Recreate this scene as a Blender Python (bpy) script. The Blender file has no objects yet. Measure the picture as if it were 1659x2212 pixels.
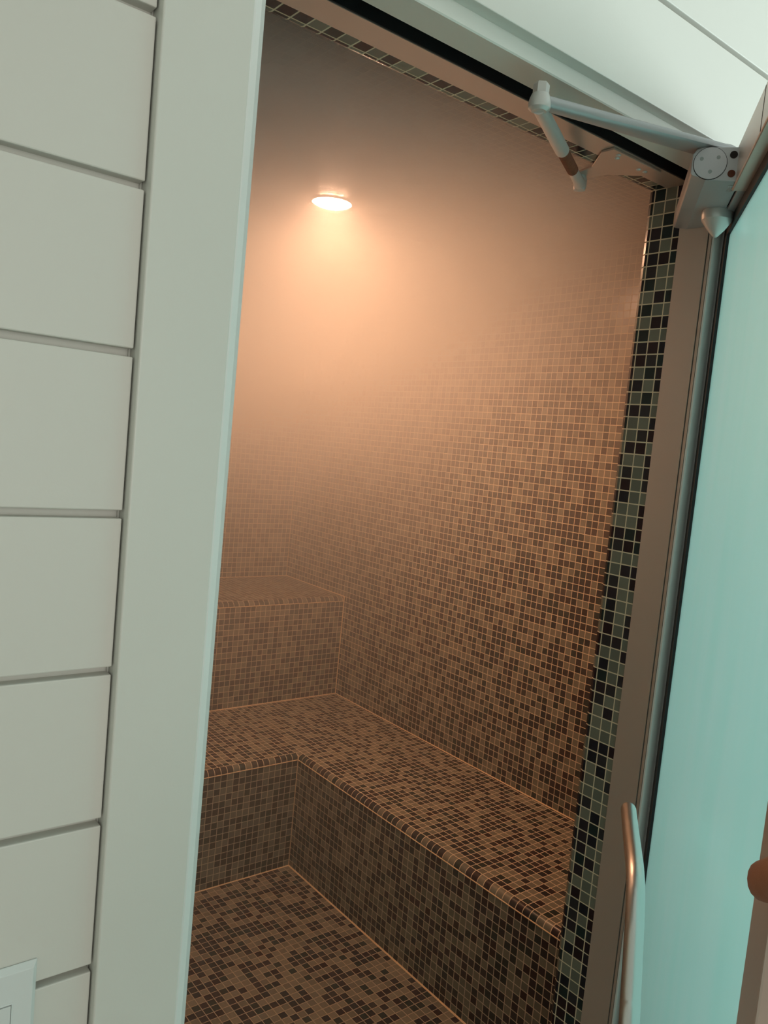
import bpy, bmesh, math, random
from mathutils import Vector, Matrix
random.seed(7)
SC = bpy.context.scene
COL = SC.collection
CAMZ = 1.453                      # eye height above the steam room floor

# ------------------------------------------------------------------ camera
cam_d = bpy.data.cameras.new('camera')
cam = bpy.data.objects.new('camera', cam_d); COL.objects.link(cam)
SC.camera = cam
cam_d.sensor_fit = 'VERTICAL'; cam_d.sensor_height = 36.0; cam_d.sensor_width = 27.0
cam_d.lens = 36.0*1737.25/2212.0
cam_d.clip_start = 0.02
_r = Vector((0.78327665, -0.61420525, 0.09607084))
_d = Vector((0.02234575, -0.12661974, -0.99169961))
_f = Vector((0.62127157, 0.77892192, -0.08545341))
mw = Matrix((( _r.x, -_d.x, -_f.x, 0), (_r.y, -_d.y, -_f.y, 0), (_r.z, -_d.z, -_f.z, CAMZ), (0, 0, 0, 1)))
cam.matrix_world = mw

# ------------------------------------------------------------------ world / exposure
w = bpy.data.worlds.new('world'); SC.world = w; w.use_nodes = True
bg = w.node_tree.nodes['Background']
bg.inputs[0].default_value = (0.55, 0.8, 0.9, 1); bg.inputs[1].default_value = 0.35
SC.view_settings.view_transform = 'Standard'
SC.view_settings.look = 'None'
SC.view_settings.gamma = 1.0
SC.view_settings.use_curve_mapping = False
SC.view_settings.exposure = 0.0
SC.cycles.use_denoising = True
SC.cycles.use_adaptive_sampling = True; SC.cycles.adaptive_threshold = 0.02
SC.cycles.max_bounces = 7; SC.cycles.diffuse_bounces = 4; SC.cycles.glossy_bounces = 3
SC.cycles.transmission_bounces = 4; SC.cycles.volume_bounces = 2
SC.cycles.caustics_reflective = False; SC.cycles.caustics_refractive = False
SC.cycles.volume_step_rate = 3.0
SC.cycles.volume_max_steps = 96

# ------------------------------------------------------------------ lights of the outer room (daylight from the right window, added ambient fill from the rear)
def area(name, loc, tgt, sx, sy, col, power, spread=180):
    l = bpy.data.lights.new(name, 'AREA'); l.shape = 'RECTANGLE'; l.size = sx; l.size_y = sy
    l.color = col; l.energy = power; l.spread = math.radians(spread)
    o = bpy.data.objects.new(name, l); COL.objects.link(o)
    o.location = loc
    o.rotation_euler = (Vector(tgt)-Vector(loc)).to_track_quat('-Z', 'Y').to_euler()
    return o
area('daylight_right_window', (2.60, -0.50, 1.45), (0.0, -0.3, 1.4), 1.3, 1.5, (0.76, 0.95, 0.95), 52)
area('rear_ambient_fill', (0.2, -2.36, 1.55), (0.4, 0.7, 1.5), 1.6, 1.4, (1.0, 0.93, 0.84), 21)  # unseen warm ambient fill, added behind the camera to light the planked wall
LAMP_RADIANCE = 770.0
LAMP_COLOR = (1.0, 0.49, 0.255)

# ------------------------------------------------------------------ materials
def newmat(name):
    m = bpy.data.materials.new(name); m.use_nodes = True
    nt = m.node_tree; nt.nodes.clear()
    out = nt.nodes.new('ShaderNodeOutputMaterial')
    return m, nt, out
def principled(name, col, rough=0.5, metal=0.0, spec=0.5, bump=0.0, bscale=200.0, var=0.0, vscale=6.0, aniso=None):
    m, nt, out = newmat(name)
    p = nt.nodes.new('ShaderNodeBsdfPrincipled')
    p.inputs['Base Color'].default_value = (*col, 1)
    p.inputs['Roughness'].default_value = rough
    p.inputs['Metallic'].default_value = metal
    p.inputs['Specular IOR Level'].default_value = spec
    nt.links.new(p.outputs[0], out.inputs[0])
    tc = nt.nodes.new('ShaderNodeTexCoord')
    if var > 0:
        n = nt.nodes.new('ShaderNodeTexNoise'); n.inputs['Scale'].default_value = vscale; n.inputs['Detail'].default_value = 4
        nt.links.new(tc.outputs['Object'], n.inputs['Vector'])
        mx = nt.nodes.new('ShaderNodeMix'); mx.data_type = 'RGBA'
        mx.inputs[6].default_value = (*[c*(1-var) for c in col], 1); mx.inputs[7].default_value = (*[min(1, c*(1+var)) for c in col], 1)
        nt.links.new(n.outputs['Fac'], mx.inputs[0]); nt.links.new(mx.outputs[2], p.inputs['Base Color'])
    if bump > 0:
        n = nt.nodes.new('ShaderNodeTexNoise'); n.inputs['Scale'].default_value = bscale; n.inputs['Detail'].default_value = 2
        nt.links.new(tc.outputs['Object'], n.inputs['Vector'])
        b = nt.nodes.new('ShaderNodeBump'); b.inputs['Strength'].default_value = bump; b.inputs['Distance'].default_value = 0.001
        nt.links.new(n.outputs['Fac'], b.inputs['Height']); nt.links.new(b.outputs[0], p.inputs['Normal'])
    return m

PITCH = 0.0218
def mosaic(name, seed=0.0, rough=0.22, grout=(0.70, 0.58, 0.41)):
    """glass mosaic laid on a PITCH grid of the UV map (UVs are in metres)"""
    m, nt, out = newmat(name)
    N = nt.nodes.new; L = nt.links.new
    uv = N('ShaderNodeUVMap'); uv.uv_map = 'UVMap'
    sc = N('ShaderNodeVectorMath'); sc.operation = 'SCALE'; sc.inputs['Scale'].default_value = 1/PITCH
    L(uv.outputs[0], sc.inputs[0])
    fl = N('ShaderNodeVectorMath'); fl.operation = 'FLOOR'; L(sc.outputs[0], fl.inputs[0])
    fr = N('ShaderNodeVectorMath'); fr.operation = 'FRACTION'; L(sc.outputs[0], fr.inputs[0])
    ad = N('ShaderNodeVectorMath'); ad.operation = 'ADD'; ad.inputs[1].default_value = (0.37+seed, 0.61, seed); L(fl.outputs[0], ad.inputs[0])
    wn = N('ShaderNodeTexWhiteNoise'); wn.noise_dimensions = '3D'; L(ad.outputs[0], wn.inputs['Vector'])
    cr = N('ShaderNodeValToRGB'); cr.color_ramp.interpolation = 'CONSTANT'
    pal = [(0.0, (0.180, 0.176, 0.138)), (0.26, (0.140, 0.142, 0.115)), (0.42, (0.030, 0.029, 0.033)),
           (0.56, (0.013, 0.015, 0.022)), (0.68, (0.014, 0.026, 0.027)), (0.80, (0.022, 0.012, 0.016)), (0.90, (0.026, 0.020, 0.026))]
    e = cr.color_ramp.elements
    e[0].position = 0; e[0].color = (*pal[0][1], 1); e[1].position = pal[1][0]; e[1].color = (*pal[1][1], 1)
    for p_, c_ in pal[2:]:
        q = e.new(p_); q.color = (*c_, 1)
    L(wn.outputs['Value'], cr.inputs[0])
    # grout mask from distance to the cell edge
    su = N('ShaderNodeVectorMath'); su.operation = 'SUBTRACT'; su.inputs[1].default_value = (0.5, 0.5, 0.5); L(fr.outputs[0], su.inputs[0])
    ab = N('ShaderNodeVectorMath'); ab.operation = 'ABSOLUTE'; L(su.outputs[0], ab.inputs[0])
    sx = N('ShaderNodeSeparateXYZ'); L(ab.outputs[0], sx.inputs[0])
    mx = N('ShaderNodeMath'); mx.operation = 'MAXIMUM'; L(sx.outputs[0], mx.inputs[0]); L(sx.outputs[1], mx.inputs[1])
    mr = N('ShaderNodeMapRange'); mr.inputs['From Min'].default_value = 0.445; mr.inputs['From Max'].default_value = 0.460; L(mx.outputs[0], mr.inputs['Value'])
    mixc = N('ShaderNodeMix'); mixc.data_type = 'RGBA'; L(mr.outputs[0], mixc.inputs[0]); L(cr.outputs[0], mixc.inputs[6])
    mixc.inputs[7].default_value = (*grout, 1)
    rr = N('ShaderNodeMapRange'); rr.inputs['To Min'].default_value = rough; rr.inputs['To Max'].default_value = 0.8; L(mr.outputs[0], rr.inputs['Value'])
    p = N('ShaderNodeBsdfPrincipled')
    L(mixc.outputs[2], p.inputs['Base Color']); L(rr.outputs[0], p.inputs['Roughness'])
    p.inputs['Specular IOR Level'].default_value = 0.35
    inv = N('ShaderNodeMath'); inv.operation = 'SUBTRACT'; inv.inputs[0].default_value = 1.0; L(mr.outputs[0], inv.inputs[1])
    # every tile sits at a slightly different tilt
    wc = N('ShaderNodeMath'); wc.operation = 'MULTIPLY'; L(wn.outputs['Value'], wc.inputs[0]); L(sx.outputs[0], wc.inputs[1])
    hs = N('ShaderNodeMath'); hs.operation = 'MULTIPLY_ADD'; hs.inputs[1].default_value = 0.25; L(wc.outputs[0], hs.inputs[0]); L(inv.outputs[0], hs.inputs[2])
    b = N('ShaderNodeBump'); b.inputs['Strength'].default_value = 0.35; b.inputs['Distance'].default_value = 0.0008
    L(hs.outputs[0], b.inputs['Height']); L(b.outputs[0], p.inputs['Normal'])
    L(p.outputs[0], out.inputs[0])
    return m

M = {}
M['tile_right'] = mosaic('mosaic_right', 3.0)
M['tile_back'] = mosaic('mosaic_back', 11.0)
M['tile_bench'] = mosaic('mosaic_bench', 23.0, grout=(0.62, 0.52, 0.38))
M['tile_bench_b'] = mosaic('mosaic_upper_bench', 31.0, grout=(0.62, 0.52, 0.38))
M['tile_floor'] = mosaic('mosaic_floor', 41.0, 0.35, grout=(0.38, 0.32, 0.25))
M['tile_ceiling'] = mosaic('mosaic_ceiling', 53.0)
M['tile_jamb'] = mosaic('mosaic_jamb', 67.0)
M['grout'] = principled('grout', (0.72, 0.54, 0.34), 0.8)
M['paint'] = principled('white_paint', (0.70, 0.69, 0.64), 0.45, bump=0.05, bscale=300)
M['paint_trim'] = principled('white_trim_paint', (0.70, 0.70, 0.65), 0.35, bump=0.05, bscale=350)
M['alu'] = principled('anodised_aluminium', (0.68, 0.55, 0.48), 0.34, metal=0.6)
M['alu_daylit'] = principled('daylit_aluminium_edge', (0.80, 0.80, 0.78), 0.35, metal=0.1)  # lighter copy of the frame metal; daylight on its edges put in the colour
M['steel'] = principled('brushed_steel', (0.66, 0.66, 0.65), 0.27, metal=1.0, bump=0.15, bscale=1500)
M['closer'] = principled('silver_enamel', (0.44, 0.43, 0.44), 0.42, metal=0.35, bump=0.1, bscale=900)
M['closer_cap'] = principled('silver_cap', (0.50, 0.48, 0.50), 0.45, metal=0.3)
M['closer_light'] = principled('silver_cone', (0.62, 0.60, 0.58), 0.35, metal=0.35)
M['rust'] = principled('rusty_thread', (0.20, 0.055, 0.022), 0.8, var=0.4, vscale=120)
M['hole'] = principled('dark_hole', (0.012, 0.006, 0.004), 0.9)
M['hole_rust'] = principled('rusty_hole', (0.10, 0.022, 0.006), 0.85)
M['rubber'] = principled('black_rubber', (0.006, 0.007, 0.009), 0.6)
M['plastic'] = principled('white_plastic', (0.72, 0.76, 0.75), 0.25)
M['seam'] = principled('seam', (0.30, 0.31, 0.30), 0.6)
M['floor_out'] = principled('outer_floor', (0.32, 0.29, 0.25), 0.5, var=0.15)
M['ceil_out'] = principled('outer_ceiling', (0.75, 0.75, 0.72), 0.7)
M['skin'] = principled('skin', (0.33, 0.125, 0.065), 0.5, var=0.12, vscale=60, bump=0.3, bscale=900)
M['nail'] = principled('nail', (0.60, 0.33, 0.24), 0.3)
M['sleeve'] = principled('dark_sleeve', (0.05, 0.06, 0.08), 0.9)

def glass_frosted():
    m, nt, out = newmat('frosted_aqua_glass')
    N = nt.nodes.new; L = nt.links.new
    tc = N('ShaderNodeTexCoord')
    mp = N('ShaderNodeMapping'); mp.inputs['Scale'].default_value = (9, 9, 1.2); L(tc.outputs['Object'], mp.inputs[0])
    n = N('ShaderNodeTexNoise'); n.inputs['Scale'].default_value = 2.2; n.inputs['Detail'].default_value = 5; L(mp.outputs[0], n.inputs['Vector'])
    mx = N('ShaderNodeMix'); mx.data_type = 'RGBA'
    mx.inputs[6].default_value = (0.66, 0.95, 0.90, 1); mx.inputs[7].default_value = (0.84, 0.995, 0.97, 1)
    L(n.outputs['Fac'], mx.inputs[0])
    tr = N('ShaderNodeBsdfTranslucent'); df = N('ShaderNodeBsdfDiffuse'); gl = N('ShaderNodeBsdfGlossy')
    gl.inputs['Roughness'].default_value = 0.28; gl.inputs['Color'].default_value = (0.8, 0.95, 0.95, 1)
    L(mx.outputs[2], tr.inputs[0]); L(mx.outputs[2], df.inputs[0])
    m1 = N('ShaderNodeMixShader'); m1.inputs[0].default_value = 0.05; L(tr.outputs[0], m1.inputs[1]); L(df.outputs[0], m1.inputs[2])
    fz = N('ShaderNodeFresnel'); fz.inputs[0].default_value = 1.35
    m2 = N('ShaderNodeMixShader'); L(fz.outputs[0], m2.inputs[0]); L(m1.outputs[0], m2.inputs[1]); L(gl.outputs[0], m2.inputs[2])
    L(m2.outputs[0], out.inputs[0])
    return m
M['glass'] = glass_frosted()
def clear_glass():
    m, nt, out = newmat('clear_window_glass')
    N = nt.nodes.new; L = nt.links.new
    tr = N('ShaderNodeBsdfTransparent'); gl = N('ShaderNodeBsdfGlossy'); gl.inputs['Roughness'].default_value = 0.02
    m1 = N('ShaderNodeMixShader'); m1.inputs[0].default_value = 0.08; L(tr.outputs[0], m1.inputs[1]); L(gl.outputs[0], m1.inputs[2]); L(m1.outputs[0], out.inputs[0])
    return m
M['pane'] = clear_glass()
def emissive(name, col, s):
    m, nt, out = newmat(name)
    e = nt.nodes.new('ShaderNodeEmission'); e.inputs[0].default_value = (*col, 1); e.inputs[1].default_value = s
    nt.links.new(e.outputs[0], out.inputs[0]); return m
M['lens'] = emissive('lit_lens', LAMP_COLOR, LAMP_RADIANCE)

# ------------------------------------------------------------------ mesh helpers  (all z given relative to the eye height Z0 are lifted by Z())
def Z(z): return z + CAMZ
def link(name, me, mats, parent=None, kind=None):
    o = bpy.data.objects.new(name, me); COL.objects.link(o)
    for m in (mats if isinstance(mats, (list, tuple)) else [mats]): me.materials.append(m)
    if parent is not None: o.parent = parent
    if kind: o['kind'] = kind
    return o
def tag(o, label, cat, group=None):
    o['label'] = label; o['category'] = cat
    if group: o['group'] = group
    return o
def empty(name, loc):
    o = bpy.data.objects.new(name, None); COL.objects.link(o); o.location = loc; o.empty_display_size = 0.05; return o
def obj(name, bm, mats, parent=None, kind=None, smooth=None, bevel=0.0, seg=2):
    bmesh.ops.recalc_face_normals(bm, faces=bm.faces)
    me = bpy.data.meshes.new(name); bm.to_mesh(me); bm.free()
    if smooth is not None:
        for p in me.polygons: p.use_smooth = True
        if smooth > 0: me.set_sharp_from_angle(angle=math.radians(smooth))
    o = link(name, me, mats, None, kind)
    if parent is not None:
        o.parent = parent
        bpy.context.view_layer.update()
        o.matrix_parent_inverse = parent.matrix_world.inverted()
    if bevel > 0:
        b = o.modifiers.new('bevel', 'BEVEL'); b.width = bevel; b.segments = seg; b.limit_method = 'ANGLE'; b.angle_limit = math.radians(35)
    return o
def box(bm, x0, x1, y0, y1, z0, z1, mi=0):
    vs = [bm.verts.new(v) for v in [(x0,y0,z0),(x1,y0,z0),(x1,y1,z0),(x0,y1,z0),(x0,y0,z1),(x1,y0,z1),(x1,y1,z1),(x0,y1,z1)]]
    for f in [(0,3,2,1),(4,5,6,7),(0,1,5,4),(1,2,6,5),(2,3,7,6),(3,0,4,7)]:
        fc = bm.faces.new([vs[i] for i in f]); fc.material_index = mi
    return vs
def prism(bm, pts, axis, a, b, mi=0):
    """extrude a 2D outline along an axis; pts are the other two coordinates in order (x: y,z / y: x,z / z: x,y)"""
    def mk(p, t):
        if axis == 'x': return (t, p[0], p[1])
        if axis == 'y': return (p[0], t, p[1])
        return (p[0], p[1], t)
    A = [bm.verts.new(mk(p, a)) for p in pts]; B = [bm.verts.new(mk(p, b)) for p in pts]
    n = len(pts)
    for f in [A[::-1], B]:
        fc = bm.faces.new(f); fc.material_index = mi
    for i in range(n):
        fc = bm.faces.new([A[i], A[(i+1) % n], B[(i+1) % n], B[i]]); fc.material_index = mi
def quad(bm, uvl, pts, uvs, mi=0):
    vs = [bm.verts.new(p) for p in pts]; f = bm.faces.new(vs); f.material_index = mi
    for lp, t in zip(f.loops, uvs): lp[uvl].uv = t
    return f
def tube(bm, pts, rad, n=20, cap=True, mi=0):
    rings = []
    P = [Vector(p) for p in pts]
    R = rad if isinstance(rad, (list, tuple)) else [rad]*len(P)
    up = None
    for i, p in enumerate(P):
        t = ((P[i+1]-p) if i == 0 else (p-P[i-1]) if i == len(P)-1 else (P[i+1]-P[i-1])).normalized()
        if up is None:
            up = t.orthogonal().normalized()
        up = (up - t*up.dot(t)).normalized(); s = t.cross(up)
        rings.append([bm.verts.new(p + (up*math.cos(2*math.pi*k/n)+s*math.sin(2*math.pi*k/n))*R[i]) for k in range(n)])
    for a, b in zip(rings, rings[1:]):
        for k in range(n):
            f = bm.faces.new([a[k], a[(k+1) % n], b[(k+1) % n], b[k]]); f.material_index = mi
    if cap:
        for r_ in (rings[0][::-1], rings[-1]):
            f = bm.faces.new(r_); f.material_index = mi
def catmull(P, n=8):
    P = [Vector(p) for p in P]; Q = [P[0]*2-P[1]]+P+[P[-1]*2-P[-2]]; out = []
    for i in range(1, len(Q)-2):
        a, b, c, d = Q[i-1:i+3]
        for k in range(n):
            t = k/n
            out.append(0.5*((2*b)+(c-a)*t+(2*a-5*b+4*c-d)*t*t+(3*b-a-3*c+d)*t**3))
    out.append(P[-1]); return out

# ------------------------------------------------------------------ dimensions
XR, XL = 1.955, 0.30              # steam room side walls
YB, YF = 3.123, 0.8805            # back wall, inner face of the front wall
ZC = Z(0.631)                     # steam room ceiling
Z1, Z2 = Z(-1.0635), Z(-0.650)    # seat heights
XB = 1.468                        # front of the right-hand seat
YB1, YB2 = 2.1716, 2.659          # front of the back seat, front of the upper seat
JX = 1.224                        # right reveal of the doorway
HZ = Z(0.480)                     # tiled soffit of the doorway
YW = 0.690                        # planked wall face of the outer room
RN = 0.0185                        # nosing radius

def tiled(name, faces, mat, kind='structure', parent=None, thick=None):
    """faces: list of (p0, p1, p2, p3, uv0..uv3)"""
    bm = bmesh.new(); uvl = bm.loops.layers.uv.new('UVMap')
    for pts, uvs in faces: quad(bm, uvl, pts, uvs)
    me = bpy.data.meshes.new(name); bm.to_mesh(me); bm.free()
    o = link(name, me, mat, None, kind)
    if parent is not None:
        o.parent = parent; bpy.context.view_layer.update(); o.matrix_parent_inverse = parent.matrix_world.inverted()
    return o
def F(pts, fu, fv): return (pts, [(fu(p), fv(p)) for p in pts])

# ------------------------------------------------------------------ steam room shell (solid slabs; the inner face carries the tiling)
def slab(name, axis, inner, outer, r0, r1, fu, fv, mat):
    """axis-aligned slab with UVs in metres on every face. inner/outer along axis; r0,r1 ranges of the other axes in x,y,z order"""
    bm = bmesh.new(); uvl = bm.loops.layers.uv.new('UVMap')
    a0, a1 = min(inner, outer), max(inner, outer)
    rng = {'x': (a0, a1, *r0, *r1), 'y': (*r0, a0, a1, *r1), 'z': (*r0, *r1, a0, a1)}[axis]
    box(bm, *rng)
    for f in bm.faces:
        for lp in f.loops: lp[uvl].uv = (fu(lp.vert.co), fv(lp.vert.co))
    return obj(name, bm, mat, kind='structure')
slab('wall_right', 'x', XR, XR+0.12, (0.72, YB+0.12), (0, ZC+0.1), lambda p: p.y-YB, lambda p: p.z-Z1, M['tile_right'])
slab('wall_back', 'y', YB, YB+0.12, (XL, XR), (0, ZC+0.1), lambda p: p.x-XR, lambda p: p.z-Z1, M['tile_back'])
slab('wall_left', 'x', XL, XL-0.10, (0.95, YB+0.12), (0, ZC+0.1), lambda p: p.y-YB, lambda p: p.z-Z1, M['tile_back'])
slab('ceiling_steam', 'z', ZC, ZC+0.1, (XL, XR), (YF, YB), lambda p: p.x-XR, lambda p: p.y-YB, M['tile_ceiling'])
slab('floor_steam', 'z', 0.0, -0.08, (XL-0.1, XR+0.12), (0.70, YB+0.12), lambda p: p.x-XB, lambda p: p.y-YB1, M['tile_floor'])

# front wall of the steam room: pier right of the doorway and lintel above, tiled on the reveal, soffit and inner face
bm = bmesh.new(); uvl = bm.loops.layers.uv.new('UVMap')
e = 0.0035
y_out = 0.765; ylin = 0.868
def fuj(p): return p[1]-ylin
def fvj(p): return p[2]-HZ
T = ZC+0.1
# right pier: reveal face, rounded edge, inner face, front face, outer side
quad(bm, uvl, *F([(JX, y_out, 0), (JX, ylin+0.006, 0), (JX, ylin+0.006, T), (JX, y_out, T)], fuj, fvj))
quad(bm, uvl, *F([(JX, ylin+0.006, 0), (JX+e, YF, 0), (JX+e, YF, T), (JX, ylin+0.006, T)], fuj, fvj))
quad(bm, uvl, *F([(JX+e, YF, 0), (XR, YF, 0), (XR, YF, T), (JX+e, YF, T)], lambda p: p[0]-JX, fvj))
quad(bm, uvl, *F([(JX, y_out, 0), (XR, y_out, 0), (XR, y_out, T), (JX, y_out, T)], lambda p: p[0]-JX, fvj))
obj('wall_front', bm, M['tile_jamb'], kind='structure')
bm = bmesh.new(); uvl = bm.loops.layers.uv.new('UVMap')
fus = lambda p: p[0]-JX
quad(bm, uvl, *F([(XL, 0.835, HZ), (JX, 0.835, HZ), (JX, ylin+0.006, HZ), (XL, ylin+0.006, HZ)], fus, fuj))
quad(bm, uvl, *F([(XL, ylin+0.006, HZ), (JX, ylin+0.006, HZ), (JX+e, YF, HZ+e*0.6), (XL, YF, HZ+e*0.6)], fus, fuj))
quad(bm, uvl, *F([(XL, YF, HZ+e*0.6), (JX+e, YF, HZ+e*0.6), (JX+e, YF, T), (XL, YF, T)], fus, fvj))
quad(bm, uvl, *F([(XL, 0.835, HZ), (JX, 0.835, HZ), (JX, 0.835, T), (XL, 0.835, T)], fus, fvj))
obj('wall_lintel', bm, M['tile_jamb'], kind='structure')

# grout beads where the planes meet
def bead(name, p, q, r=0.0022):
    bm = bmesh.new(); tube(bm, [p, q], r, 6); return obj(name, bm, M['grout'], kind='structure')

# ------------------------------------------------------------------ benches
def nosing_profile(n=6):
    """quarter round from the seat (out=0, drop=0) to the riser; returns (out, drop, arc)"""
    o = []
    for k in range(n+1):
        a = math.pi/2*k/n; o.append((RN*math.sin(a), RN*(1-math.cos(a)), RN*a))
    return o
ARC = RN*math.pi/2
# the arc is just one tile tall, so the curved row reads as a row of whole tiles
def nosing(name, mat, parent, p_inner, axis, a0, a1, top, sgn, mit0=0.0, mit1=0.0):
    """axis 'x': runs along x, front face towards -y at p_inner; axis 'y': runs along y, front face towards -x"""
    bm = bmesh.new(); uvl = bm.loops.layers.uv.new('UVMap')
    pr = nosing_profile(); base = p_inner + RN
    for (o0, d0, s0), (o1, d1, s1) in zip(pr, pr[1:]):
        q = []
        for (o_, d_, s_, end) in ((o0, d0, s0, 0), (o0, d0, s0, 1), (o1, d1, s1, 1), (o1, d1, s1, 0)):
            c = base - o_
            m0 = a0 + (mit0*(RN-o_)); m1 = a1 + (mit1*(RN-o_))
            a = m1 if end else m0
            q.append(((a, c, top-d_) if axis == 'x' else (c, a, top-d_), (a, -s_*PITCH/ARC)))
        quad(bm, uvl, [t[0] for t in q], [(t[1][0]-(XB if axis == 'x' else YB1), t[1][1]) for t in q])
    bmesh.ops.remove_doubles(bm, verts=bm.verts, dist=1e-5)
    return obj(name, bm, mat, parent, smooth=0)
def face_obj(name, mat, parent, quads):
    bm = bmesh.new(); uvl = bm.loops.layers.uv.new('UVMap')
    for pts, uvs in quads: quad(bm, uvl, pts, uvs)
    return obj(name, bm, mat, parent)

b1 = empty('tiled_bench', (1.3, 2.4, 0))
tag(b1, 'lower L-shaped mosaic tiled bench running along the right wall and turning left', 'bench')
mb = M['tile_bench']
fx = lambda p: p[0]-XB
fy = lambda p: p[1]-YB1
fz = lambda p: p[2]-(Z1-PITCH)
zt = Z1-PITCH*0.64
face_obj('seat', mb, b1, [
    F([(XB+RN, YF, Z1), (XR, YF, Z1), (XR, YB, Z1), (XB+RN, YB, Z1)], lambda p: p[0]-XB-RN, fy),
    F([(XL, YB1+RN, Z1), (XB+RN, YB1+RN, Z1), (XB+RN, YB, Z1), (XL, YB, Z1)], lambda p: p[0]-XB-RN, lambda p: p[1]-YB1-RN)])
zr = Z1-RN
face_obj('riser', mb, b1, [F([(XB, YF, 0), (XB, YB1, 0), (XB, YB1, zr), (XB, YF, zr)], fy, lambda p: p[2]-zr)])
face_obj('riser', mb, b1, [F([(XL, YB1, 0), (XB, YB1, 0), (XB, YB1, zr), (XL, YB1, zr)], fx, lambda p: p[2]-zr+5*PITCH)])
nosing('nosing', mb, b1, XB, 'y', YF, YB1, Z1, 1, mit1=1.0)
nosing('nosing', mb, b1, YB1, 'x', XL, XB, Z1, 1, mit1=1.0)
b2 = empty('tiled_bench', (1.3, 2.9, Z1))
tag(b2, 'raised mosaic tiled bench at the back, one step above the L-shaped bench', 'bench')
mb2 = M['tile_bench_b']
zr2 = Z2-RN
face_obj('seat', mb2, b2, [F([(XL, YB2+RN, Z2), (XR, YB2+RN, Z2), (XR, YB, Z2), (XL, YB, Z2)], lambda p: p[0]-XR, lambda p: p[1]-YB2-RN)])
face_obj('riser', mb2, b2, [F([(XL, YB2, Z1), (XR, YB2, Z1), (XR, YB2, zr2), (XL, YB2, zr2)], lambda p: p[0]-XR, lambda p: p[2]-zr2)])
nosing('nosing', mb2, b2, YB2, 'x', XL, XR, Z2, 1)
# grout lines: under each nosing and in the corners, children of their bench
def gbead(par, p, q, r=0.0018):
    bm = bmesh.new(); tube(bm, [p, q], r, 6); return obj('grout_line', bm, M['grout'], par)
gbead(b1, (XB, YF, zr), (XB, YB1, zr)); gbead(b1, (XL, YB1, zr), (XB, YB1, zr))
gbead(b1, (XB, YB1, 0), (XB, YB1, Z1-0.004), 0.0026)
gbead(b2, (XL, YB2, zr2), (XR, YB2, zr2)); gbead(b2, (XL, YB2, Z1), (XR, YB2, Z1), 0.0026); gbead(b2, (XR, YB2, Z1), (XR, YB2, Z2), 0.0032)
gbead(b1, (XR, YF, Z1), (XR, YB2, Z1), 0.003)
gbead(b2, (XR, YB2, Z2), (XR, YB, Z2), 0.003); gbead(b2, (XL, YB, Z2), (XR, YB, Z2), 0.0025)
gbead(b1, (XL, YB1, 0), (XB, YB1, 0), 0.003); gbead(b1, (XB, YF, 0), (XB, YB1, 0), 0.0038)
bead('trim_1', (XR, YB, Z2), (XR, YB, ZC), 0.0022)
bead('trim_2', (XR, YF, ZC), (XR, YB, ZC), 0.0022)

# ------------------------------------------------------------------ recessed steam light
LC = (1.222, 1.885)
lt = empty('ceiling_light', (LC[0], LC[1], ZC))
tag(lt, 'round glowing recessed light in the steamy tiled ceiling', 'light')
bm = bmesh.new()
n = 48
prof = [(0.0, -0.014), (0.022, -0.0130), (0.038, -0.0102), (0.048, -0.0060), (0.052, -0.001)]
rings = []
for r_, dz in prof:
    rings.append([bm.verts.new((LC[0]+r_*math.cos(2*math.pi*k/n), LC[1]+r_*math.sin(2*math.pi*k/n), ZC+dz)) for k in range(n)] if r_ > 0 else [bm.verts.new((*LC, ZC+dz))])
for k in range(n): bm.faces.new([rings[0][0], rings[1][k], rings[1][(k+1) % n]])
for a, b in zip(rings[1:], rings[2:]):
    for k in range(n): bm.faces.new([a[k], b[k], b[(k+1) % n], a[(k+1) % n]])
lens = obj('lens', bm, M['lens'], lt, smooth=0)
bm = bmesh.new()
prof = [(0.0522, 0.0), (0.0522, -0.003), (0.055, -0.0035), (0.057, -0.001), (0.057, 0.0)]
rings = [[bm.verts.new((LC[0]+r_*math.cos(2*math.pi*k/n), LC[1]+r_*math.sin(2*math.pi*k/n), ZC+dz)) for k in range(n)] for r_, dz in prof]
for a, b in zip(rings, rings[1:]):
    for k in range(n): bm.faces.new([a[k], b[k], b[(k+1) % n], a[(k+1) % n]])
obj('trim_ring', bm, M['plastic'], lt, smooth=30)

# ------------------------------------------------------------------ outer room
RX0, RX1, RY0, RZ = -1.6, 2.7, -2.5, 2.75
CT = 0.010                          # casing thickness
CX0, CX1 = 0.3825*0.68, 0.3425      # casing left/right edge
# planked wall left of and above the doorway (planks with open grooves, one wall)
def planks(bm, x0, x1, zlo, zhi, y=YW):
    g = 0.0072; sp = 0.2036*YW
    zs = [Z(0.2795*YW)+k*sp for k in range(-14, 12)]
    lo = zlo
    for z_ in zs:
        if z_ <= zlo: continue
        hi = min(z_, zhi)
        if hi-lo > 0.004: box(bm, x0, x1, y, y+0.02, lo, hi)
        lo = z_+g
        if lo >= zhi: break
    box(bm, x0, x1, y+0.0125, y+0.03, zlo+0.004, zhi)
bm = bmesh.new(); planks(bm, RX0, CX0-0.0016, 0, RZ); box(bm, CX0-0.0016, CX0+0.03, YW+0.0125, YW+0.03, 0, RZ); planks(bm, CX0+0.03, 2.7, Z(0.486), RZ); planks(bm, 1.29, 2.7, 0, Z(0.486))
bmesh.ops.recalc_face_normals(bm, faces=bm.faces)
obj('wall_outer_front', bm, M['paint'], kind='structure', bevel=0.0012, seg=2)
slabs = bmesh.new(); box(slabs, RX0, RX1+0.1, RY0, 0.70, -0.1, -0.02); obj('floor', slabs, M['floor_out'], kind='structure')
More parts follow.
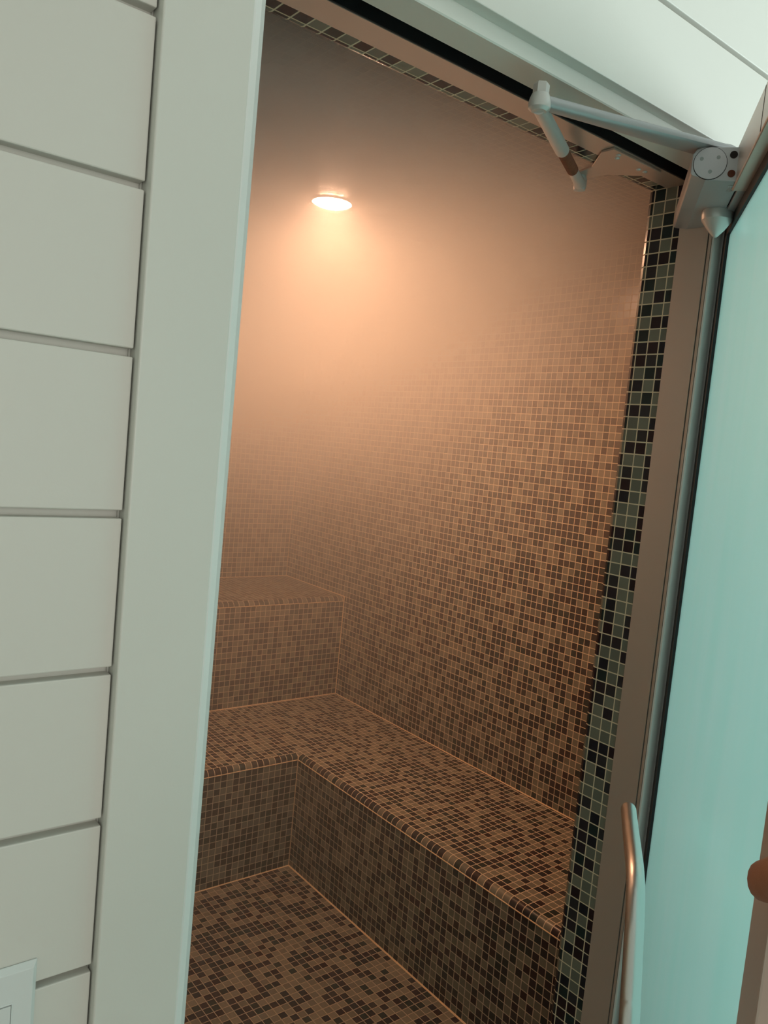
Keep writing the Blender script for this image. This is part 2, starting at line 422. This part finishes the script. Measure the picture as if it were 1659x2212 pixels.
s_ = bmesh.new(); box(s_, RX0, RX1+0.1, RY0, YW, RZ, RZ+0.1); obj('ceiling', s_, M['ceil_out'], kind='structure')
s_ = bmesh.new(); box(s_, RX0-0.1, RX0, RY0, YW+0.02, -0.1, RZ); obj('wall_outer_left', s_, M['paint'], kind='structure')
def wall_with_hole(name, axis, a0, a1, h, r, zz):
    s = bmesh.new()
    def bb(p0, p1, z0, z1):
        if axis == 'x': box(s, a0, a1, p0, p1, z0, z1)
        else: box(s, p0, p1, a0, a1, z0, z1)
    bb(r[0], h[0], -0.1, RZ); bb(h[1], r[1], -0.1, RZ); bb(h[0], h[1], -0.1, zz[0]); bb(h[0], h[1], zz[1], RZ)
    return obj(name, s, M['paint'], kind='structure')
wall_with_hole('wall_outer_right', 'x', RX1, RX1+0.1, (-1.25, 0.25), (RY0, YW), (0.6, 2.3))
wall_with_hole('wall_outer_rear', 'y', RY0-0.1, RY0, (-0.7, 1.1), (RX0, RX1), (0.75, 2.35))
def window(name, axis, a, h, zz):
    fr = bmesh.new(); t = 0.05
    def bb(bm_, p0, p1, z0, z1, d0, d1):
        if axis == 'x': box(bm_, a+d0, a+d1, p0, p1, z0, z1)
        else: box(bm_, p0, p1, a+d0, a+d1, z0, z1)
    bb(fr, h[0], h[0]+t, zz[0], zz[1], -0.01, 0.06); bb(fr, h[1]-t, h[1], zz[0], zz[1], -0.01, 0.06)
    bb(fr, h[0], h[1], zz[0], zz[0]+t, -0.01, 0.06); bb(fr, h[0], h[1], zz[1]-t, zz[1], -0.01, 0.06)
    c = (h[0]+h[1])/2; bb(fr, c-0.02, c+0.02, zz[0], zz[1], 0.0, 0.05)
    o = obj(name, fr, M['paint_trim'], kind='structure')
    g = bmesh.new(); bb(g, h[0]+t, h[1]-t, zz[0]+t, zz[1]-t, 0.02, 0.026)
    obj('window_pane', g, M['pane'], o, kind='structure')
window('window_1', 'x', RX1+0.02, (-1.25, 0.25), (0.6, 2.3))
window('added_rear_window', 'y', RY0-0.08, (-0.7, 1.1), (0.75, 2.35))  # unseen window, added to go with the rear fill light

# casing left of the doorway, running past the head of the frame
bm = bmesh.new(); box(bm, CX0, CX1, YW-CT, YW+0.012, 0, RZ)
obj('trim_3', bm, M['paint_trim'], kind='structure', bevel=0.0018, seg=3)
# narrow metal frame edge showing right of the casing
bm = bmesh.new(); prism(bm, [(CX1-0.0012, 0.6806), (CX1+0.0010, 0.6806), (0.3500, 0.6825), (0.3560, 0.6870), (0.3560, 0.80), (CX1-0.0012, 0.80)], 'z', 0, Z(0.49))
obj('door_frame_left', bm, M['alu_daylit'], kind='structure')
# wall body left of the doorway between the two rooms
bm = bmesh.new(); box(bm, XL-0.1, 0.35, 0.80, 0.8805, 0, ZC+0.1); box(bm, XL-0.1, XL, 0.88, 0.951, 0, ZC+0.1); obj('wall_pier_left', bm, M['tile_jamb'], kind='structure')
# right jamb frame: face, groove, strip, front edge
jf = empty('door_frame_right', (JX, 0.77, 0)); jf['kind'] = 'structure'
bm = bmesh.new(); box(bm, JX-0.0015, JX+0.03, 0.7565, 0.811, 0, HZ); obj('jamb_face', bm, M['alu'], jf)
bm = bmesh.new(); box(bm, JX+0.003, JX+0.03, 0.7545, 0.7565, 0, HZ); obj('groove', bm, M['rubber'], jf)
bm = bmesh.new(); box(bm, JX-0.001, JX+0.03, 0.7495, 0.7545, 0, HZ); obj('stop_strip', bm, M['alu'], jf)
bm = bmesh.new(); box(bm, JX+0.001, JX+0.03, 0.7486, 0.7495, 0, HZ); obj('groove', bm, M['rubber'], jf)
bm = bmesh.new(); prism(bm, [(JX-0.0008, 0.7486), (JX-0.0008, 0.7455), (JX+0.002, 0.7425), (JX+0.011, 0.7395), (JX+0.04, 0.7395), (JX+0.04, 0.7486)], 'z', 0, HZ); obj('front_edge', bm, M['alu_daylit'], jf, smooth=40)
# head of the frame
hf = empty('door_frame_head', (0.8, 0.8, HZ)); hf['kind'] = 'structure'
X0 = 0.345
bm = bmesh.new(); box(bm, X0, JX, 0.803, 0.8465, HZ-0.001, HZ+0.05); obj('head_soffit', bm, M['alu'], hf)
bm = bmesh.new(); box(bm, X0, JX+0.02, 0.8005, 0.803, HZ, HZ+0.03); obj('gasket', bm, M['rubber'], hf)
bm = bmesh.new(); box(bm, X0, JX+0.02, 0.752, 0.8005, Z(0.503), Z(0.53)); obj('recess', bm, M['rubber'], hf)
bm = bmesh.new(); prism(bm, [(0.7095, Z(0.466)), (0.752, Z(0.466)), (0.752, Z(0.53)), (0.708, Z(0.53)), (0.708, Z(0.4675))], 'x', X0, 1.30); obj('head_front', bm, M['paint_trim'], hf)
bm = bmesh.new(); box(bm, X0, 2.0, 0.70, 0.84, Z(0.525), Z(0.56)); obj('wall_cavity', bm, M['paint'], kind='structure')
# underside board edge between planked wall and frame
bm = bmesh.new(); box(bm, 1.262, 1.30, 0.70, 0.80, 0, HZ+0.02); obj('wall_pier_right', bm, M['paint'], kind='structure')

# ------------------------------------------------------------------ glass door, open about 37 degrees towards us
th = math.radians(37)
H = Vector((1.216, 0.72, 0)); DD = Vector((-math.cos(th), -math.sin(th), 0)); NN = Vector((-math.sin(th), math.cos(th), 0))
def L3(u, v, z): return H + DD*u + NN*v + Vector((0, 0, Z(z)))
def lbox(bm, u0, u1, v0, v1, z0, z1, mi=0):
    vs = [bm.verts.new(L3(*c)) for c in [(u0,v0,z0),(u1,v0,z0),(u1,v1,z0),(u0,v1,z0),(u0,v0,z1),(u1,v0,z1),(u1,v1,z1),(u0,v1,z1)]]
    for f in [(0,3,2,1),(4,5,6,7),(0,1,5,4),(1,2,6,5),(2,3,7,6),(3,0,4,7)]:
        fc = bm.faces.new([vs[i] for i in f]); fc.material_index = mi
ZB = -1.44
door = empty('door_1', L3(0, 0, ZB)); door['kind'] = 'structure'
bm = bmesh.new(); lbox(bm, 0.004, 0.752, -0.016, -0.004, -1.35, 0.385); obj('glass_panel', bm, M['glass'], door)
bm = bmesh.new(); lbox(bm, 0.748, 0.800, -0.032, 0.002, ZB, 0.455); obj('stile', bm, M['alu'], door, bevel=0.002)
bm = bmesh.new(); lbox(bm, 0.16, 0.748, -0.032, 0.019, 0.398, 0.455); lbox(bm, -0.03, 0.16, -0.032, 0.0, 0.398, 0.455); obj('top_rail', bm, M['alu'], door, bevel=0.002)
bm = bmesh.new(); lbox(bm, 0.0, 0.748, -0.032, 0.002, ZB, -1.34); obj('bottom_rail', bm, M['alu'], door, bevel=0.002)
bm = bmesh.new(); lbox(bm, -0.022, 0.75, -0.012, 0.0005, 0.380, 0.400); lbox(bm, -0.030, 0.006, -0.018, 0.0005, ZB, 0.398); obj('gasket', bm, M['rubber'], door)
bm = bmesh.new(); lbox(bm, 0.366, 0.3675, 0.0188, 0.0194, 0.400, 0.452); obj('rail_joint', bm, M['hole'], door)
# curved pull handle
hp = [(0.262,0.0598,-0.4738),(0.285,0.0600,-0.4725),(0.35,0.0605,-0.4685),(0.44,0.0605,-0.4645),(0.479,0.060,-0.4730),(0.511,0.060,-0.4935),(0.5296,0.060,-0.5125),(0.5625,0.060,-0.548),(0.579,0.060,-0.5642),(0.640,0.060,-0.640),(0.665,0.060,-0.74),(0.655,0.05,-0.86),(0.648,0.02,-0.89),(0.646,0.002,-0.895)]
pts = catmull([L3(*p) for p in hp], 10)
# free upper end is closed with a rounded dome
d0 = (pts[0]-pts[1]).normalized()
HR = 0.0104
dome = [pts[0]+d0*HR*math.sin(a) for a in (1.5, 1.25, 0.95, 0.6, 0.3)]; dr = [HR*math.cos(a) for a in (1.5, 1.25, 0.95, 0.6, 0.3)]
bm = bmesh.new(); tube(bm, dome+pts, dr+[HR]*len(pts), 28)
obj('handle', bm, M['steel'], door, smooth=60)

# ------------------------------------------------------------------ door closer
dc = empty('door_closer', L3(0.045, 0.025, 0.403))
tag(dc, 'silver hydraulic door closer with folding arm bolted to the glass door top rail', 'door closer')
bm = bmesh.new()
sec = [(0.019, 0.4475), (0.072, 0.4475), (0.0785, 0.4400), (0.0785, 0.4115), (0.0575, 0.4025), (0.0135, 0.4010), (0.0135, 0.4475)]
sec = [(0.0135, 0.4475), (0.066, 0.4475), (0.0740, 0.4440), (0.0785, 0.4370), (0.0785, 0.4120), (0.0765, 0.4095), (0.0580, 0.4030), (0.0135, 0.4010)]
A = [bm.verts.new(L3(0.191, v, z)) for v, z in sec]; B = [bm.verts.new(L3(-0.070, v, z)) for v, z in sec]
Bm = [bm.verts.new(L3(-0.085, 0.0135+(v-0.0135)*0.78, 0.424+(z-0.424)*0.86)) for v, z in sec]
bm.faces.new(A); bm.faces.new(Bm[::-1])
for i in range(len(sec)):
    j = (i+1) % len(sec); bm.faces.new([A[i], B[i], B[j], A[j]]); bm.faces.new([B[i], Bm[i], Bm[j], B[j]])
obj('body', bm, M['closer'], dc, bevel=0.0012)
# mounting plate
bm = bmesh.new(); lbox(bm, -0.09, 0.205, 0.0, 0.0115, 0.399, 0.450); obj('mounting_plate', bm, M['closer'], dc, bevel=0.001)
bm = bmesh.new(); lbox(bm, -0.07, 0.1912, 0.0105, 0.0138, 0.404, 0.446); obj('plate_gap', bm, M['hole'], dc)
# round end cap with three key holes, a thin dark ring round it
def ldisc(bm, u, v, z, r, h, n=40, rv=None):
    a = [bm.verts.new(L3(u, v+r*math.cos(2*math.pi*k/n)*(rv or 1), z+r*math.sin(2*math.pi*k/n))) for k in range(n)]
    b = [bm.verts.new(L3(u+h, v+r*math.cos(2*math.pi*k/n)*(rv or 1), z+r*math.sin(2*math.pi*k/n))) for k in range(n)]
    bm.faces.new(b)
    for k in range(n): bm.faces.new([a[k], a[(k+1) % n], b[(k+1) % n], b[k]])
bm = bmesh.new(); ldisc(bm, 0.1905, 0.0545, 0.4252, 0.0222, 0.0009); obj('cap_seam', bm, M['hole'], dc)
bm = bmesh.new(); ldisc(bm, 0.1905, 0.0545, 0.4252, 0.0214, 0.0018); cap = obj('end_cap', bm, M['closer_cap'], dc)
for v_, z_ in ((0.0662, 0.4309), (0.0446, 0.4330), (0.0534, 0.4139)):
    bm = bmesh.new(); ldisc(bm, 0.1922, v_, z_, 0.0026, 0.0003, 20); obj('key_hole', bm, M['seam'], cap)
for v_, z_, mt in ((0.0252, 0.4370, 'hole'), (0.0255, 0.4118, 'hole_rust')):
    bm = bmesh.new(); ldisc(bm, 0.1905, v_, z_, 0.0050, 0.0012, 24)
    obj('screw_hole', bm, M[mt], dc)
# small embossed mark on the underside
bm = bmesh.new()
def strip(pts_, w_):
    for (u0, v0), (u1, v1) in zip(pts_, pts_[1:]):
        d = Vector((u1-u0, v1-v0)); n_ = Vector((-d.y, d.x)).normalized()*w_
        zz = 0.4009
        a_ = [bm.verts.new(L3(u0+n_.x, v0+n_.y, zz)), bm.verts.new(L3(u1+n_.x, v1+n_.y, zz)), bm.verts.new(L3(u1-n_.x, v1-n_.y, zz)), bm.verts.new(L3(u0-n_.x, v0-n_.y, zz))]
        b_ = [bm.verts.new(v.co + Vector((0, 0, -0.0004))) for v in a_]
        bm.faces.new(b_)
        for i in range(4): bm.faces.new([a_[i], a_[(i+1) % 4], b_[(i+1) % 4], b_[i]])
mu, mv = 0.168, 0.020
strip([(mu-0.016, mv+0.0055), (mu-0.016, mv-0.003), (mu-0.010, mv-0.0055), (mu+0.010, mv-0.0035)], 0.0004)
strip([(mu-0.012, mv+0.0045), (mu-0.004, mv+0.001), (mu+0.008, mv+0.0035)], 0.0004)
strip([(mu-0.011, mv+0.0005), (mu-0.001, mv-0.002), (mu+0.006, mv-0.0005), (mu+0.008, mv+0.0035)], 0.0004)
strip([(mu+0.000, mv+0.0045), (mu+0.006, mv+0.0055), (mu+0.010, mv+0.002)], 0.0004)
obj('embossed_mark', bm, M['closer_light'], dc)
# spindle cone hanging under the body
bm = bmesh.new(); n = 40
prof = [(0.0225, 0.4035), (0.0235, 0.400), (0.0236, 0.3935), (0.0226, 0.3880), (0.013, 0.3740), (0.0035, 0.3635), (0.0012, 0.3625)]
cu, cv = 0.053, 0.0225
rings = [[bm.verts.new(L3(cu+r_*math.cos(2*math.pi*k/n), cv+r_*math.sin(2*math.pi*k/n), z_)) for k in range(n)] for r_, z_ in prof]
for a, b in zip(rings, rings[1:]):
    for k in range(n): bm.faces.new([a[k], a[(k+1) % n], b[(k+1) % n], b[k]])
bm.faces.new(rings[0]); bm.faces.new(rings[-1])
obj('spindle_cone', bm, M['closer_light'], dc, smooth=22)
# main arm from spindle to elbow
P0 = Vector((1.082, 0.664, Z(0.4580))); EL = Vector((0.736, 0.700, Z(0.4245)))
def flatbar(bm, a, b, w0, w1, t0, t1, n=12, rise=0.0):
    """flat tapering bar with rounded section from a to b"""
    d = (b-a).normalized(); s = d.cross(Vector((0, 0, 1))).normalized(); u_ = s.cross(d)
    rings = []
    K = 14
    for i in range(K+1):
        t = i/K; ts = t*t*(3-2*t)
        p = a.lerp(b, t)+Vector((0, 0, rise*ts)); w_ = w0+(w1-w0)*ts; h_ = t0+(t1-t0)*ts
        rings.append([bm.verts.new(p + s*(math.copysign(abs(math.cos(2*math.pi*k/n))**0.6, math.cos(2*math.pi*k/n))*w_) + u_*(math.copysign(abs(math.sin(2*math.pi*k/n))**0.6, math.sin(2*math.pi*k/n))*h_)) for k in range(n)])
    for a_, b_ in zip(rings, rings[1:]):
        for k in range(n): bm.faces.new([a_[k], a_[(k+1) % n], b_[(k+1) % n], b_[k]])
    bm.faces.new(rings[0][::-1]); bm.faces.new(rings[-1])
bm = bmesh.new(); flatbar(bm, P0, EL, 0.0215, 0.0100, 0.0060, 0.0072, 16)
n = 32
rings = [[bm.verts.new(P0 + Vector((r_*math.cos(2*math.pi*k/n), r_*math.sin(2*math.pi*k/n), dz))) for k in range(n)] for r_, dz in ((0.019, -0.0075), (0.019, 0.0045), (0.016, 0.0065))]
for a, b in zip(rings, rings[1:]):
    for k in range(n): bm.faces.new([a[k], a[(k+1) % n], b[(k+1) % n], b[k]])
bm.faces.new(rings[0]); bm.faces.new(rings[-1])
obj('main_arm', bm, M['closer'], dc, smooth=35)
# elbow: collar, hexagonal nut and pin
def stack(name, c, prof, n, mat, par, rot=0, sm=30):
    bm = bmesh.new()
    rings = [[bm.verts.new((c.x+r_*math.cos(2*math.pi*k/n+rot), c.y+r_*math.sin(2*math.pi*k/n+rot), c.z+dz)) for k in range(n)] for r_, dz in prof]
    for a, b in zip(rings, rings[1:]):
        for k in range(n): bm.faces.new([a[k], a[(k+1) % n], b[(k+1) % n], b[k]])
    bm.faces.new(rings[0]); bm.faces.new(rings[-1])
    return obj(name, bm, mat, par, smooth=sm)
stack('elbow_joint', EL, [(0.002, -0.0125), (0.009, -0.0118), (0.0132, -0.0085), (0.0138, -0.003), (0.0125, 0.003), (0.0105, 0.008)], 28, M['closer_light'], dc)
stack('elbow_nut', EL, [(0.0095, 0.0075), (0.0098, 0.009), (0.0098, 0.019), (0.0085, 0.0210)], 6, M['closer_light'], dc, 0.3, 20)
# forearm: tube, rusty threaded part, end fork
TIP = Vector((1.083, 0.918, Z(0.4615)))
FA = EL + Vector((0, 0, -0.0065))
def lerp(t): return FA.lerp(TIP, t)
bm = bmesh.new(); tube(bm, [lerp(0.0), lerp(0.25), lerp(0.48)], [0.0085, 0.0095, 0.0098], 20); obj('forearm_tube', bm, M['closer_light'], dc, smooth=40)
bm = bmesh.new()
tp = []; tr_ = []
for i in range(41):
    tp.append(lerp(0.48+0.28*i/40)); tr_.append(0.0082 if i % 2 else 0.0088)
tube(bm, tp, tr_, 16); obj('threaded_rod', bm, M['rust'], dc, smooth=60)
bm = bmesh.new(); tube(bm, [lerp(0.76), lerp(0.80), lerp(0.92), lerp(1.0)], [0.0075, 0.008, 0.0085, 0.0105], 16); obj('rod_end', bm, M['closer_light'], dc, smooth=40)
stack('shoe_pin', TIP, [(0.003, -0.012), (0.0095, -0.010), (0.0105, -0.004), (0.0105, 0.008), (0.008, 0.015)], 20, M['closer_light'], dc)
# soffit bracket: flat plate reaching from the frame to the pin
bm = bmesh.new()
bp = [(1.020, 0.806), (1.145, 0.806), (1.155, 0.822), (1.135, 0.846), (1.105, 0.880), (1.097, 0.922), (1.083, 0.930), (1.069, 0.920), (1.062, 0.880), (1.020, 0.830)]
prism(bm, bp, 'z', Z(0.4752), Z(0.4786)); obj('soffit_bracket', bm, M['alu'], dc, bevel=0.0008)
for sx_, sy_ in ((1.043, 0.815), (1.052, 0.824), (1.112, 0.826), (1.127, 0.824)):
    stack('bracket_screw', Vector((sx_, sy_, Z(0.4752))), [(0.0008, -0.0022), (0.003, -0.0018), (0.0042, -0.0004), (0.0042, 0.0003)], 14, M['closer_light'], dc)

# ------------------------------------------------------------------ light switch (lower left)
sw = empty('light_switch', (0.165, YW, Z(-0.53)))
tag(sw, 'white rocker light switch on the planked wall left of the casing', 'light switch')
bm = bmesh.new()
x1, x0, z1_, z0_ = 0.2095, 0.092, Z(-0.479), Z(-0.60)
yo, yi = YW-0.0005, YW-0.0065; b_ = 0.0042
out_ = [(x0, z0_), (x1, z0_), (x1, z1_), (x0, z1_)]; in_ = [(x0+b_, z0_+b_), (x1-b_, z0_+b_), (x1-b_, z1_-b_), (x0+b_, z1_-b_)]
A = [bm.verts.new((x, yo, z)) for x, z in out_]; B = [bm.verts.new((x, yo-0.001, z)) for x, z in out_]; C_ = [bm.verts.new((x, yi, z)) for x, z in in_]
bm.faces.new(A); bm.faces.new(C_[::-1])
for i in range(4):
    j = (i+1) % 4; bm.faces.new([A[i], A[j], B[j], B[i]]); bm.faces.new([B[i], B[j], C_[j], C_[i]])
obj('wall_plate', bm, M['plastic'], sw, bevel=0.0006)
for xr in (0.1898, 0.1438):
    w_ = 0.0335; zt_ = Z(-0.5095); zb_ = zt_-0.066
    bm = bmesh.new(); box(bm, xr-w_, xr, yi-0.0008, yi+0.001, zb_, zt_); fr_ = obj('rocker_frame', bm, M['plastic'], sw, bevel=0.0006)
    bm = bmesh.new(); box(bm, xr-w_+0.0012, xr-0.0012, yi-0.00095, yi, zb_+0.0012, zt_-0.0012); obj('gap', bm, M['seam'], fr_)
    bm = bmesh.new(); prism(bm, [(yi, zb_+0.002), (yi-0.0022, zb_+0.002), (yi-0.0012, (zb_+zt_)/2), (yi-0.0018, zt_-0.002), (yi, zt_-0.002)], 'x', xr-w_+0.002, xr-0.002); obj('rocker', bm, M['plastic'], fr_, bevel=0.0004)

# ------------------------------------------------------------------ the hand holding the door edge (only the thumb tip is in view)
def skin_chain(name, verts, edges, radii, mat, parent=None, sub=2):
    me = bpy.data.meshes.new(name)
    me.from_pydata([tuple(v) for v in verts], edges, [])
    o = link(name, me, mat)
    sk = o.modifiers.new('skin', 'SKIN'); sk.use_smooth_shade = True
    for d, r_ in zip(me.skin_vertices[0].data, radii):
        d.radius = r_ if isinstance(r_, tuple) else (r_, r_)
    me.skin_vertices[0].data[0].use_root = True
    s = o.modifiers.new('sub', 'SUBSURF'); s.levels = sub; s.render_levels = sub
    return o
V = []; E_ = []; R_ = []
def node(p, r, par=None):
    V.append(L3(*p)); R_.append(r)
    if par is not None: E_.append((par, len(V)-1))
    return len(V)-1
TZ = -0.283
palm = node((0.884, -0.020, TZ+0.022), 0.022)
wrist = node((0.945, -0.014, TZ+0.012), 0.024, palm)
fore = node((1.03, -0.005, TZ-0.07), 0.030, wrist)
elb = node((1.13, 0.005, TZ-0.19), 0.036, fore)
# thumb on the inner face
t0 = node((0.868, 0.003, TZ+0.034), 0.0140, palm)
t1 = node((0.845, 0.0105, TZ+0.028), 0.0118, t0)
t2 = node((0.820, 0.0120, TZ+0.012), (0.0112), t1)
t3 = node((0.798, 0.0112, TZ+0.001), (0.0100), t2)
t4 = node((0.788, 0.0100, TZ-0.003), (0.0060), t3)
# four fingers wrap the outer face
for k, (dz, ln) in enumerate(((0.022, 0.95), (0.0, 1.05), (-0.022, 1.0), (-0.043, 0.8))):
    z_ = TZ+0.022+dz
    kn = node((0.852, -0.030, z_), 0.0125, palm)
    f1 = node((0.852-0.030*ln, -0.055, z_+0.001), 0.0100, kn)
    f2 = node((0.852-0.055*ln, -0.052, z_), 0.0088, f1)
    f3 = node((0.852-0.075*ln, -0.0435, z_-0.002), 0.0072, f2)
hand = skin_chain('person_hand', V, E_, R_, M['skin'])
# bake the skin and broaden the thumb pad sideways (a thumb is wider than it is thick)
dg = bpy.context.evaluated_depsgraph_get()
hm = bpy.data.meshes.new_from_object(hand.evaluated_get(dg)); hand.modifiers.clear(); hand.data = hm
for v in hm.vertices:
    q = v.co - H; u_, v_ = q.dot(DD), q.dot(NN)
    if u_ < 0.862 and v_ > -0.006:
        t = min(1.0, (0.862-u_)/0.03); zc = Z(TZ+0.034*max(0.0, min(1.0, (u_-0.79)/0.06))); v.co.z = zc + (v.co.z-zc)*(1+0.38*t)
for p in hm.polygons: p.use_smooth = True
tag(hand, 'thumb of a hand gripping the free edge of the glass door', 'hand')
bm = bmesh.new(); tube(bm, [L3(0.995, -0.009, TZ-0.035), L3(1.03, -0.005, TZ-0.07), L3(1.135, 0.005, TZ-0.195)], [0.036, 0.040, 0.048], 24, cap=False)
sl = obj('sleeve', bm, M['sleeve'], hand, smooth=60)
so = sl.modifiers.new('solid', 'SOLIDIFY'); so.thickness = 0.003

# ------------------------------------------------------------------ steam
m, nt, out = newmat('steam')
N_ = nt.nodes.new; Lk = nt.links.new
tc = N_('ShaderNodeTexCoord'); sx = N_('ShaderNodeSeparateXYZ'); Lk(tc.outputs['Object'], sx.inputs[0])
nz = N_('ShaderNodeTexNoise'); nz.inputs['Scale'].default_value = 3.2; nz.inputs['Detail'].default_value = 2.0; Lk(tc.outputs['Object'], nz.inputs['Vector'])
mz = N_('ShaderNodeMath'); mz.operation = 'MULTIPLY_ADD'; mz.inputs[1].default_value = 0.30; Lk(nz.outputs['Fac'], mz.inputs[0]); Lk(sx.outputs[2], mz.inputs[2])
cr = N_('ShaderNodeFloatCurve')
mr = N_('ShaderNodeMapRange'); mr.inputs['From Min'].default_value = 0.15; mr.inputs['From Max'].default_value = 2.25; Lk(mz.outputs[0], mr.inputs['Value'])
cv_ = cr.mapping.curves[0]
cv_.points[0].location = (0, 0.04); cv_.points[1].location = (1, 1.0)
for p_ in ((0.40, 0.055), (0.55, 0.105), (0.70, 0.32), (0.85, 0.72)): cv_.points.new(*p_)
cr.mapping.update(); Lk(mr.outputs[0], cr.inputs['Value'])
mx_ = N_('ShaderNodeMapRange'); mx_.inputs['From Min'].default_value = 0.6; mx_.inputs['From Max'].default_value = 1.95
mx_.inputs['To Min'].default_value = 4.0; mx_.inputs['To Max'].default_value = 0.85; Lk(sx.outputs[0], mx_.inputs['Value'])
dm = N_('ShaderNodeMath'); dm.operation = 'MULTIPLY'; Lk(cr.outputs[0], dm.inputs[0]); Lk(mx_.outputs[0], dm.inputs[1])
# steam density shaped to thin around the lamp, which evens out its glow
sd = N_('ShaderNodeVectorMath'); sd.operation = 'DISTANCE'; sd.inputs[1].default_value = (LC[0], LC[1], ZC); Lk(tc.outputs['Object'], sd.inputs[0])
cl = N_('ShaderNodeMapRange'); cl.interpolation_type = 'SMOOTHSTEP'; cl.inputs['From Min'].default_value = 0.0; cl.inputs['From Max'].default_value = 0.74
cl.inputs['To Min'].default_value = 0.0; cl.inputs['To Max'].default_value = 1.0; Lk(sd.outputs['Value'], cl.inputs['Value'])
dm2 = N_('ShaderNodeMath'); dm2.operation = 'MULTIPLY'; Lk(dm.outputs[0], dm2.inputs[0]); Lk(cl.outputs[0], dm2.inputs[1])
# a thicker blanket hangs right under the ceiling
bl = N_('ShaderNodeMapRange'); bl.interpolation_type = 'SMOOTHSTEP'; bl.inputs['From Min'].default_value = 1.80; bl.inputs['From Max'].default_value = 2.08
bl.inputs['To Min'].default_value = 1.0; bl.inputs['To Max'].default_value = 1.9; Lk(sx.outputs[2], bl.inputs['Value'])
dm3 = N_('ShaderNodeMath'); dm3.operation = 'MULTIPLY'; Lk(dm2.outputs[0], dm3.inputs[0]); Lk(bl.outputs[0], dm3.inputs[1])
vs = N_('ShaderNodeVolumeScatter'); vs.inputs['Color'].default_value = (0.98, 0.93, 0.87, 1); vs.inputs['Anisotropy'].default_value = 0.35  # white steam tinted orange in its colour to warm the lamp glow
Lk(dm3.outputs[0], vs.inputs['Density']); Lk(vs.outputs[0], out.inputs['Volume'])
bm = bmesh.new(); box(bm, XL+0.003, XR-0.003, YF+0.004, YB-0.003, 0.004, ZC-0.003)
st = obj('steam', bm, m, kind='stuff')
st['label'] = 'warm glowing steam filling the upper half of the tiled room'; st['category'] = 'steam'
